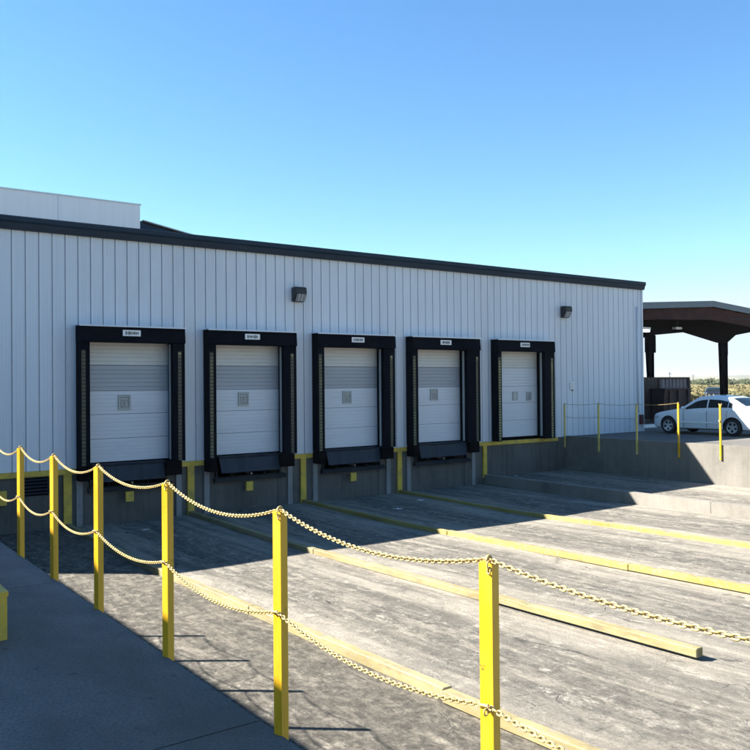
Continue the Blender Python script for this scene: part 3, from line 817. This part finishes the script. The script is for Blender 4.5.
def build_car(S, name, label, cat, paint, loc, rz, extras=True):
    root = thing(name, label, cat, (0, 0, 0))
    N = 84; x0, x1 = S['x']; bm = bmesh.new(); rings = []
    for i in range(N + 1):
        x = x1 + (x0 - x1) * i / N
        pts, _, _ = section(S, x)
        left = [Vector((x, p[0], p[1])) for p in pts]; right = [Vector((x, -p[0], p[1])) for p in pts[-2:0:-1]]
        rings.append([bm.verts.new(v) for v in left + right])
    m = len(rings[0])
    for A, B in zip(rings, rings[1:]):
        for k in range(m): bm.faces.new((A[k], A[(k + 1) % m], B[(k + 1) % m], B[k]))
    bm.faces.new(rings[0]); bm.faces.new(rings[-1][::-1]); bmesh.ops.recalc_face_normals(bm, faces=bm.faces)
    body = obj('body', bm, [paint, M['plastic']], root, local=True)
    cut = bmesh.new(); ra = S['r'] + .055
    for wx in S['wheels']:
        for s in (-1, 1): lathe(cut, [(0, s * .58), (ra, s * .58), (ra, s * 1.2), (0, s * 1.2)], (wx, 0, S['r']), 'y', 36)
    bmesh.ops.remove_doubles(cut, verts=cut.verts, dist=.0005); bmesh.ops.recalc_face_normals(cut, faces=cut.faces)
    cme = bpy.data.meshes.new('cut'); cut.to_mesh(cme); cut.free()
    co = bpy.data.objects.new('cut', cme); COL.objects.link(co)
    md = body.modifiers.new('b', 'BOOLEAN'); md.object = co; md.operation = 'DIFFERENCE'; md.solver = 'EXACT'
    bpy.context.view_layer.update()
    dg = bpy.context.evaluated_depsgraph_get()
    me = bpy.data.meshes.new_from_object(body.evaluated_get(dg)); body.modifiers.clear(); body.data = me
    bpy.data.objects.remove(co)
    for p in me.polygons:
        p.use_smooth = True
        for wx in S['wheels']:
            vs = [me.vertices[i].co for i in p.vertices]
            if all(math.hypot(v.x - wx, v.z - S['r']) < ra + .004 for v in vs) and (p.center.z < S['r'] + ra) and abs(p.center.y) > .5:
                if all(abs(math.hypot(v.x - wx, v.z - S['r']) - ra) < .004 for v in vs) or all(abs(abs(v.y) - .58) < .004 for v in vs):
                    p.material_index = 1; p.use_smooth = False
    me.set_sharp_from_angle(angle=math.radians(38))
    def side_pt(x, t, s, off):
        _, g, _ = section(S, x); y, z = g(t); y2, z2 = g(min(1, t + .05)); n = Vector((0, z2 - z, -(y2 - y))).normalized()
        return Vector((x, s * (y + n.y * off), z + n.z * off))
    for s in (1, -1):
        for j, (xa, xb) in enumerate(S['win']):
            bm = bmesh.new(); cols = []; n = 14
            for i in range(n + 1):
                x = xa + (xb - xa) * i / n; _, g, (ht, hb, w, wr) = section(S, x)
                H = ht - hb; tb, tt = .10, max(.10, 1 - .13 / max(.12, H))
                if tt - tb < .06: continue
                cols.append([bm.verts.new(side_pt(x, tb + (tt - tb) * q / 4, s, .006)) for q in range(5)])
            for A, B in zip(cols, cols[1:]):
                for q in range(4): bm.faces.new((A[q], B[q], B[q + 1], A[q + 1]))
            if cols: obj(['front_window', 'rear_window', 'quarter_window'][j], bm, M['car_glass'], root, local=True, smooth=True)
    for nm, (xa, xb) in (('windscreen', S['ws']), ('back_window', S['bl'])):
        bm = bmesh.new(); rows = []; n = 10
        for i in range(n + 1):
            x = xa + (xb - xa) * i / n; _, _, (ht, hb, w, wr) = section(S, x); cr = .05 * min(1, (ht - hb) * 3)
            row = []
            for u in (-.92, -.6, -.25, 0, .25, .6, .92):
                z = ht - cr * (.45 if abs(u) > .9 else .12 if abs(u) > .5 else 0)
                row.append(bm.verts.new((x + (.008 if xa > 0 else -.008), u * wr * .98, z + .008)))
            rows.append(row)
        for A, B in zip(rows, rows[1:]):
            for q in range(6): bm.faces.new((A[q], A[q + 1], B[q + 1], B[q]))
        obj(nm, bm, M['car_glass'], root, local=True, smooth=True)
    # wheels
    r = S['r']
    for wx in S['wheels']:
        for s in (1, -1):
            yc = s * (.885 - .115 if S is SEDAN else .80)
            wh = bmesh.new(); tw = S['ty'] / 2
            lathe(wh, [(r * .66, -tw), (r * .93, -tw), (r, -tw * .7), (r, tw * .7), (r * .93, tw), (r * .66, tw), (r * .62, tw * .8), (r * .62, -tw * .8), (r * .66, -tw)], (wx, yc, r), 'y', 32)
            bmesh.ops.recalc_face_normals(wh, faces=wh.faces)
            w_ = obj('wheel', wh, M['tyre'], root, local=True, smooth=True, autosmooth=math.radians(50))
            rm = bmesh.new(); ro = r * .66; yo = yc + s * tw * .80
            lathe(rm, [(ro * .86, s * tw * .92), (ro, s * tw * .98), (ro, s * tw * .55), (ro * .9, s * tw * .5), (ro * .86, s * tw * .92)], (wx, yc, r), 'y', 32)
            for q in range(5):
                a = 2 * math.pi * q / 5 + .35
                for sp in (-.17, .17):
                    b2 = a + sp; e = Vector((math.cos(b2), 0, math.sin(b2))); n_ = Vector((-math.sin(b2), 0, math.cos(b2)))
                    cc = Vector((wx, yo, r)); vv = []
                    for rr, hw in ((.035, .020), (ro * .93, .017)):
                        for sg in (-1, 1):
                            for dy in (-.012, .012): vv.append(rm.verts.new(cc + e * rr + n_ * hw * sg + Vector((0, dy + (s * -.02 if rr < .05 else 0), 0))))
                    for f in ((0, 1, 3, 2), (4, 6, 7, 5), (0, 4, 5, 1), (2, 3, 7, 6), (0, 2, 6, 4), (1, 5, 7, 3)): rm.faces.new([vv[i2] for i2 in f])
            lathe(rm, [(0, s * .01), (.045, s * .008), (.055, -s * .01), (.055, -s * .03)], (wx, yo, r), 'y', 16)
            bmesh.ops.recalc_face_normals(rm, faces=rm.faces)
            obj('rim', rm, M['alloy'], w_, local=True)
            bd = bmesh.new(); lathe(bd, [(0, 0), (ro * .86, 0), (ro * .86, -s * .01), (0, -s * .01)], (wx, yc + s * .01, r), 'y', 24)
            obj('brake_disc', bd, M['plastic'], w_, local=True)
    if extras:
        def ribbon(name, xs, zf, h, off, m, thick=.012):
            for s in (1, -1):
                bm = bmesh.new(); rows = []
                for x in xs:
                    _, _, (ht, hb, w, wr) = section(S, x); z = zf(x)
                    rows.append([bm.verts.new((x, s * (w + o_), zz)) for o_, zz in ((-.02, z - h / 2), (off, z - h / 2), (off, z + h / 2), (-.02, z + h / 2))])
                for A, B in zip(rows, rows[1:]):
                    for k in range(4): bm.faces.new((A[k], A[(k + 1) % 4], B[(k + 1) % 4], B[k]))
                bm.faces.new(rows[0]); bm.faces.new(rows[-1]); bmesh.ops.recalc_face_normals(bm, faces=bm.faces)
                obj(name, bm, m, root, local=True)
        ribbon('side_moulding', [.93 - .1 * i for i in range(19)], lambda x: .46, .05, .012, M['white_paint'])
        ribbon('door_handle', [-.12, -.26], lambda x: .80, .03, .025, paint); ribbon('door_handle', [-.92, -1.06], lambda x: .82, .03, .025, paint)
        for xs_ in (.66, -.30, -1.05):
            for s in (1, -1):
                bm = bmesh.new(); rows = []
                for z in (.27, .4, .55, .7, .82, .90):
                    _, _, (ht, hb, w, wr) = section(S, xs_)
                    ww = w * (.985 if z < .35 else 1.0 if z < .72 else .99); xo = xs_ + (-.10 * (z - .45) if xs_ < -1 else 0)
                    rows.append([bm.verts.new((xo + d, s * (ww + .003), z)) for d in (-.009, .009)])
                for A, B in zip(rows, rows[1:]): bm.faces.new((A[0], A[1], B[1], B[0]))
                obj('door_gap', bm, M['plastic'], root, local=True)
        def patch(name, xa, xb, za, zb, m, off=.008):
            for s in (1, -1):
                bm = bmesh.new(); rows = []
                for i in range(7):
                    x = xa + (xb - xa) * i / 6; _, _, (ht, hb, w, wr) = section(S, x)
                    row = []
                    for q in range(5):
                        z = min(za + (zb - za) * q / 4, ht - .03); fw = 1.0 if z < hb - .1 else .985 - .12 * max(0, (z - hb + .05)) / .1
                        row.append(bm.verts.new((x + (off if xa > 0 else -off), s * (w * fw + off), z)))
                    rows.append(row)
                for A, B in zip(rows, rows[1:]):
                    for q in range(4): bm.faces.new((A[q], A[q + 1], B[q + 1], B[q]))
                obj(name, bm, m, root, local=True, smooth=True)
        patch('headlight', 2.12, 1.80, .56, .68, M['clear_lamp']); patch('tail_lamp', -2.05, -2.27, .72, .90, M['tail_red'])
        patch('indicator', 1.62, 1.54, .56, .60, M['clear_lamp'])
        for s in (1, -1):
            bm = bmesh.new(); lathe(bm, [(0, -.10), (.05, -.09), (.065, 0), (.055, .07), (0, .09)], (.60, s * .99, .985), 'y', 12)
            for v in bm.verts: v.co.x = .60 + (v.co.x - .60) * .8
            obj('mirror', bm, paint, root, local=True, smooth=True)
        bm = bmesh.new(); box(bm, 2.10, 2.16, -.30, .30, .42, .56); obj('grille', bm, M['plastic'], root, local=True)
        obj('number_plate', bx(-2.325, -2.30, -.26, .26, .60, .72), M['sign_white'], root, local=True)
        obj('exhaust_pipe', bx(-2.25, -2.05, -.55, -.47, .2, .26), M['steel_grey'], root, local=True)
    root.location = loc; root.rotation_euler = (0, 0, rz)
    return root
CX = 27.55 + .885
build_car(SEDAN, 'parked_sedan', 'white four door sedan parked nose to the building corner behind the chain posts', 'car', M['car_white'], (CX, 17.75, AZ), math.pi / 2)


t = tag(obj('wheel_stop', bx(29.7, 31.5, 22.0, 22.16, AZ, AZ + .13), M['white_paint'], bevel=.02), 'wheel stop whitened as if sunlit, lying on the apron before the nose of the white sedan', 'wheel stop')  # bright white colour stands in for sunlight on the stop

# ------------------------------------------------------------------ containers under the canopy
t = thing('scrap_container', 'tall rusty brown slatted container beside the building corner under the canopy', 'container', (35.5, 26, AZ))
zt = 3.63
bm = bmesh.new(); y0, x0, x1 = 25.0, 30.4, 37.87
pr = []; x = x0
while x < x1 - .3:
    pr += [(x, y0), (x + .10, y0), (x + .13, y0 - .05), (x + .25, y0 - .05), (x + .28, y0)]; x += .30
pr += [(x1, y0), (x1, y0 + .9), (x0, y0 + .9)]
prism(bm, pr, 2, AZ + .08, zt - .08)
obj('side_panel', bm, M['grey_slat'], t)
obj('top_rail', bx(x0 - .03, x1 + .03, y0 - .08, y0 + .93, zt - .08, zt), M['brown'], t)
for xx in (31.2, 33.9, 35.25, 37.75): obj('frame_post', bx(xx, xx + .16, y0 - .10, y0 - .052, AZ, zt - .081), M['brown'], t)
obj('door_panel', bx(33.0, 35.2, y0 - .075, y0 - .0515, AZ + .15, zt - .12), M['brown'], t)
t = thing('steel_dumpster', 'low dark brown steel dumpster in front of the slatted container', 'dumpster', (35.7, 24.5, AZ))
zd = 3.07
bm = bmesh.new(); prism(bm, [(24.22, AZ + .15), (24.1, zd - .05), (24.85, zd - .05), (24.8, AZ + .15)], 0, 34.6, 36.75)
obj('bin_body', bm, M['brown'], t)
obj('rim', bx(34.55, 36.8, 24.05, 24.86, zd - .05, zd + .01), M['brown'], t)
for xx in (34.9, 35.6, 36.4): obj('stiffener', bx(xx, xx + .1, 24.03, 24.095, AZ + .2, zd - .06), M['brown'], t)
for xx in (34.7, 36.5): obj('skid', bx(xx, xx + .15, 24.3, 24.75, AZ, AZ + .149), M['brown'], t)

# ------------------------------------------------------------------ canopy shed
t = thing('steel_canopy', 'open brown steel canopy with shallow gabled roof behind the building corner', 'canopy', (41.8, 30, AZ))
RXC, RZC, PIT = 41.8, 7.82, .064; Y0, Y1 = 26.0, 46.0; XA, XB = 28.5, 50.6
rz_ = lambda x: RZC - PIT * abs(x - RXC)
bm = bmesh.new(); prism(bm, [(XA, rz_(XA) - .10), (RXC, RZC - .10), (XB, rz_(XB) - .10), (XB, rz_(XB)), (RXC, RZC), (XA, rz_(XA))], 1, Y0 + .02, Y1)
obj('roof', bm, M['shed_roof'], t)
for a, b_ in ((XA, RXC - .002), (RXC + .002, XB)):
    bm = bmesh.new(); prism(bm, [(a, rz_(a) - .30), (b_, rz_(b_) - .30), (b_, rz_(b_) + .03), (a, rz_(a) + .03)], 1, Y0 - .06, Y0 + .015)
    obj('fascia', bm, M['shed_roof'], t)
def rafter(y, bot, name='rafter', m='shed_dark', th=.12):
    top = [(x, rz_(x) - .31) for x in (XB, RXC, XA)]
    bm = bmesh.new(); prism(bm, [p for p in bot] + top, 1, y, y + th)
    o = obj(name, bm, M[m], t)
    bm = bmesh.new()
    prism(bm, [(p[0], p[1] - .02) for p in bot] + [(p[0], p[1]) for p in bot[::-1]], 1, y - .08, y + th + .08)
    obj('flange', bm, M[m], o)
    return o
rafter(26.10, [(XA, 6.55), (36, 6.62), (RXC, 6.82), (47, 6.50), (XB, 6.35)], 'front_beam', 'shed_brown')
CL, CR = (38.15, 38.72), (45.18, 45.88)
for y in (27.7, 36.0, 44.5):
    rafter(y, [(XA, 6.75), (CL[0] - .6, 6.35), (CL[0], 5.95), (CL[1], 5.98), (RXC, 6.24), (CR[0], 5.72), (CR[1], 5.72), (CR[1] + .9, 6.20), (XB, 6.72)])
    for (a, b_), s in ((CL, 1), (CR, -1)):
        bm = bmesh.new()
        if s > 0: pts = [(a + .28, AZ), (b_ - .02, AZ), (b_, 6.0), (a, 6.0)]
        else: pts = [(a + .20, AZ), (b_ - .02, AZ), (b_, 5.75), (a, 5.75)]
        prism(bm, pts, 1, y + .02, y + .10); prism(bm, [pts[0], (pts[0][0] + .03, AZ), (pts[3][0] + .03, pts[3][1]), pts[3]], 1, y - .09, y + .019); prism(bm, [(pts[1][0] - .03, AZ), pts[1], pts[2], (pts[2][0] - .03, pts[2][1])], 1, y - .09, y + .019)
        obj('column', bm, M['shed_dark'], t)
        bm = bmesh.new(); box(bm, a - .12 if s > 0 else b_ - .10, b_ + .22 if s > 0 else b_ + .12, y - .05, y + .015, 5.0, 5.95) if s > 0 else box(bm, b_ - .02, b_ + .10, y - .05, y + .015, 4.95, 5.70)
        obj('knee_plate', bm, M['shed_dark'], t)
for x in [XA + .4 + 1.5 * i for i in range(16)]:
    if x < XB: obj('purlin', bx(x - .035, x + .035, Y0 + .3, Y1 - .1, rz_(x) - .30, rz_(x) - .115), M['shed_dark'], t)
bm = bmesh.new(); tube(bm, [(43.4, 26.0, 6.86), (44.6, 26.0, 7.0), (45.6, 26.0, 6.95), (46.4, 26.05, 6.62), (46.3, 26.0, 6.1)], .02, 6)
obj('cable', bm, M['plastic'], t)
L = thing('canopy_glow_strip', 'pale strip with added glow hanging under the canopy beside the building corner', 'lamp', (36.1, 26.9, 6.1))  # bright strip of unknown source, built as a fixture with added glow
obj('strip_housing', bx(35.1, 37.25, 26.75, 27.05, 6.16, 6.28), M['white_paint'], L, bevel=.03)
obj('strip_glow', bx(35.15, 37.2, 26.77, 27.03, 6.04, 6.158), M['glow_strip'], L, bevel=.03)
for xx in (35.0, 36.4): obj('hanger', bx(xx, xx + .02, 26.89, 26.91, 6.281, 7.2), M['plastic'], L)
L = thing('flood_lamp', 'small flood lamp hanging from the middle of the canopy', 'lamp', (40.5, 27.4, 6.1))
obj('lamp_head', bx(40.3, 40.85, 27.3, 27.55, 6.32, 6.44), M['white_paint'], L, bevel=.02)
obj('bracket', bx(40.55, 40.6, 27.4, 27.45, 6.441, 7.2), M['plastic'], L)

# ------------------------------------------------------------------ far ground: weeds, trees, hills
def leaf_cloud(verts, faces, c, rad, n, size, rnd):
    for _ in range(n):
        while True:
            d = Vector((rnd.uniform(-1, 1), rnd.uniform(-1, 1), rnd.uniform(-1, 1)))
            if .2 < d.length < 1: break
        p = Vector(c) + Vector((d.x * rad[0], d.y * rad[1], d.z * rad[2]))
        s = size * rnd.uniform(.6, 1.4)
        a = Vector((rnd.uniform(-1, 1), rnd.uniform(-1, 1), rnd.uniform(-1, 1))).normalized(); b_ = a.orthogonal().normalized()
        k = len(verts); verts += [p - a * s, p + b_ * s * .6, p + a * s, p - b_ * s * .6]; faces.append((k, k + 1, k + 2, k + 3))
def mesh_obj(name, verts, faces, m, parent=None):
    me = bpy.data.meshes.new(name); me.from_pydata([tuple(v) for v in verts], [], faces); me.materials.append(m)
    o = bpy.data.objects.new(name, me); COL.objects.link(o)
    if parent: o.parent = parent
    return o
rnd = random.Random(3)
yaw = math.radians(35.807)
def at(px, dist):
    """ground direction of picture column px at a forward distance"""
    u = (px - 375) / 825.5
    return (dist * (math.sin(yaw) + math.cos(yaw) * u), dist * (math.cos(yaw) - math.sin(yaw) * u))
V, F = [], []
for i in range(9000):
    d = 70 + 230 * rnd.random() ** 1.5; x, y = at(rnd.uniform(630, 900), d)
    h = rnd.uniform(.35, .95); w = rnd.uniform(.25, .7); a = rnd.uniform(0, math.pi)
    k = len(V); dx, dy = math.cos(a) * w, math.sin(a) * w
    V += [(x - dx, y - dy, GZ - .02), (x + dx, y + dy, GZ - .02), (x + dx * .5 + rnd.uniform(-.2, .2), y + dy * .5, GZ + h), (x - dx * .7, y - dy * .7, GZ + h * rnd.uniform(.6, 1))]
    F.append((k, k + 1, k + 2, k + 3))
tag(mesh_obj('dry_grass', V, F, M['dry']), kind='stuff')
fx, fy = at(714, 78)
build_car(SEDAN, 'distant_car', 'dark car parked far off in the field, its roof showing above the white sedan', 'car', M['car_dark'], (fx, fy, 1.392), math.atan2(fy, fx), extras=False)
bushes = [(733, 66, 1.1, 1), (741, 62, 1.3, 0), (748, 58, 1.2, 1), (756, 60, 1.4, 0), (738, 90, 1.3, 0), (729, 95, 1.2, 0), (745, 85, 1.4, 0), (765, 75, 1.5, 1), (700, 130, 1.0, 0), (712, 150, 1.1, 1)]
for i, (px, d, r, kind) in enumerate(bushes):
    x, y = at(px, d); tb = thing('bush', ('dusty green bush' if kind else 'dry golden weed clump') + ' growing in the field behind the white car', 'bush', (x, y, GZ), 'bushes in the field beyond the apron')
    V, F = [], []
    for q in range(9): leaf_cloud(V, F, (rnd.uniform(-r, r), rnd.uniform(-r, r), r * .45 + rnd.uniform(-.2, .35)), (r * .6, r * .6, r * .5), 60, .10, rnd)
    mesh_obj('foliage', V, F, M['bush'] if kind else M['dry'], tb)
    V2, F2 = [], []; bm = bmesh.new(); tube(bm, [(0, 0, -.05), (.05, 0, r * .5)], .04, 6); obj('stem', bm, M['bark'], tb, local=True)
# distant tree belt (reads as one mass)
V, F = [], []
for i in range(330):
    d = rnd.uniform(430, 640); x, y = at(rnd.uniform(560, 1000), d); h = rnd.uniform(1.9, 3.9) * (1.25 if rnd.random() < .12 else 1)
    for q in range(5):
        leaf_cloud(V, F, (x + rnd.uniform(-2, 2), y + rnd.uniform(-2, 2), GZ + h * rnd.uniform(.25, .8)), (2.0, 2.0, h * .3), 22, .8, rnd)
tag(mesh_obj('far_treeline', V, F, M['leaf']), kind='stuff')
# low hills
bm = bmesh.new(); cols = []
n = 160
for i in range(n + 1):
    px = 150 + (1500 - 150) * i / n if False else None
    ang = math.radians(-20 + 130 * i / n); base = 2600
    hgt = 21 + 9 * noise.noise(Vector((i * .09, 1.7, 0))) + 6 * noise.noise(Vector((i * .31, 5.2, 0))) + 2.5 * noise.noise(Vector((i * .9, 8.2, 0)))
    col = []
    for j, (dd, hh) in enumerate(((0, -2), (150, .30), (300, .75), (420, 1.), (700, .7), (1200, -.05))):
        r_ = base + dd; col.append(bm.verts.new((math.sin(ang) * r_, math.cos(ang) * r_, GZ + (max(hgt, 4) * hh if hh > 0 else -2))))
    cols.append(col)
for A, B in zip(cols, cols[1:]):
    for a, b_, c_, d_ in zip(A, A[1:], B[1:], B): bm.faces.new((a, b_, c_, d_))
bmesh.ops.recalc_face_normals(bm, faces=bm.faces)
tag(obj('hills', bm, M['hill'], smooth=True), kind='structure')
for px, d, h, lab in ((669.7, 260, 5.2, 'thin utility pole rising beyond the container top'), (693, 330, 5.0, 'thin distant utility pole left of the canopy column')):
    x, y = at(px, d); tp = thing('utility_pole', lab, 'pole', (x, y, GZ), 'utility poles in the field')
    bm = bmesh.new(); tube(bm, [(0, 0, -.2), (0, 0, h)], [.16, .10], 8); obj('pole', bm, M['wood_pole'], tp, local=True)
    obj('crossarm', bx(-.9, .9, -.06, .06, h - .7, h - .55), M['wood_pole'], tp, local=True)

hm = bpy.data.materials.new('thin_haze'); hm.use_nodes = True; hn = hm.node_tree
hn.nodes.remove(hn.nodes['Principled BSDF']); pv = hn.nodes.new('ShaderNodeVolumePrincipled')
pv.inputs['Density'].default_value = .00008; pv.inputs['Color'].default_value = (.86, .90, .96, 1); pv.inputs['Anisotropy'].default_value = .2
hn.links.new(pv.outputs[0], hn.nodes['Material Output'].inputs['Volume'])
tag(obj('haze', bx(-6500, 6500, -6500, 6500, -2.5, 60), hm), kind='stuff')

# ------------------------------------------------------------------ light, sky, camera
SUN = Vector((-1.2, 1.0, 1.23)).normalized()
el = math.asin(SUN.z); az = math.atan2(SUN.x, SUN.y)
w = bpy.data.worlds.new('World'); SC.world = w; w.use_nodes = True
nt = w.node_tree; bg = nt.nodes['Background']
sky = nt.nodes.new('ShaderNodeTexSky'); sky.sky_type = 'NISHITA'; sky.sun_disc = False
sky.sun_elevation = el; sky.sun_rotation = az % (2 * math.pi)
sky.altitude = 600; sky.air_density = 1.1; sky.dust_density = 0.; sky.ozone_density = 2.4
hs = nt.nodes.new('ShaderNodeHueSaturation'); hs.inputs['Saturation'].default_value = 1.17; nt.links.new(sky.outputs[0], hs.inputs['Color'])
mx = nt.nodes.new('ShaderNodeMix'); mx.data_type = 'RGBA'; mx.blend_type = 'MULTIPLY'; mx.inputs[0].default_value = 1.; mx.inputs[7].default_value = (.87, .985, 1.02, 1)
cp = nt.nodes.new('ShaderNodeMix'); cp.data_type = 'RGBA'; cp.blend_type = 'DARKEN'; cp.inputs[0].default_value = 1.; cp.inputs[7].default_value = (3.25, 3.95, 4.4, 1)
nt.links.new(hs.outputs[0], mx.inputs[6]); nt.links.new(mx.outputs[2], cp.inputs[6]); nt.links.new(cp.outputs[2], bg.inputs[0]); bg.inputs[1].default_value = .053
sl = bpy.data.lights.new('sun', 'SUN'); sl.energy = 5.0; sl.angle = math.radians(.5); sl.color = (1, .95, .87)
so = bpy.data.objects.new('sun', sl); COL.objects.link(so); so.rotation_euler = SUN.to_track_quat('Z', 'Y').to_euler(); so.location = (0, 0, 60)

cam = bpy.data.cameras.new('camera'); co = bpy.data.objects.new('camera', cam); COL.objects.link(co)
pit_, rol = math.radians(.6531), math.radians(-.5016)
f = Vector((math.sin(yaw) * math.cos(pit_), math.cos(yaw) * math.cos(pit_), math.sin(pit_)))
r = Vector((math.cos(yaw), -math.sin(yaw), 0)); u = r.cross(f)
r2 = r * math.cos(rol) + u * math.sin(rol); u2 = u * math.cos(rol) - r * math.sin(rol)
co.matrix_world = Matrix((( r2.x, u2.x, -f.x, 0), (r2.y, u2.y, -f.y, 0), (r2.z, u2.z, -f.z, ZC), (0, 0, 0, 1)))
cam.sensor_width = 36; cam.sensor_fit = 'HORIZONTAL'; cam.lens = 36 * 825.5 / 750
cam.clip_start = .05; cam.clip_end = 12000
SC.camera = co
SC.view_settings.view_transform = 'Standard'; SC.view_settings.look = 'None'
SC.view_settings.exposure = 2.2; SC.view_settings.gamma = 1; SC.view_settings.use_curve_mapping = False
SC.cycles.use_denoising = True
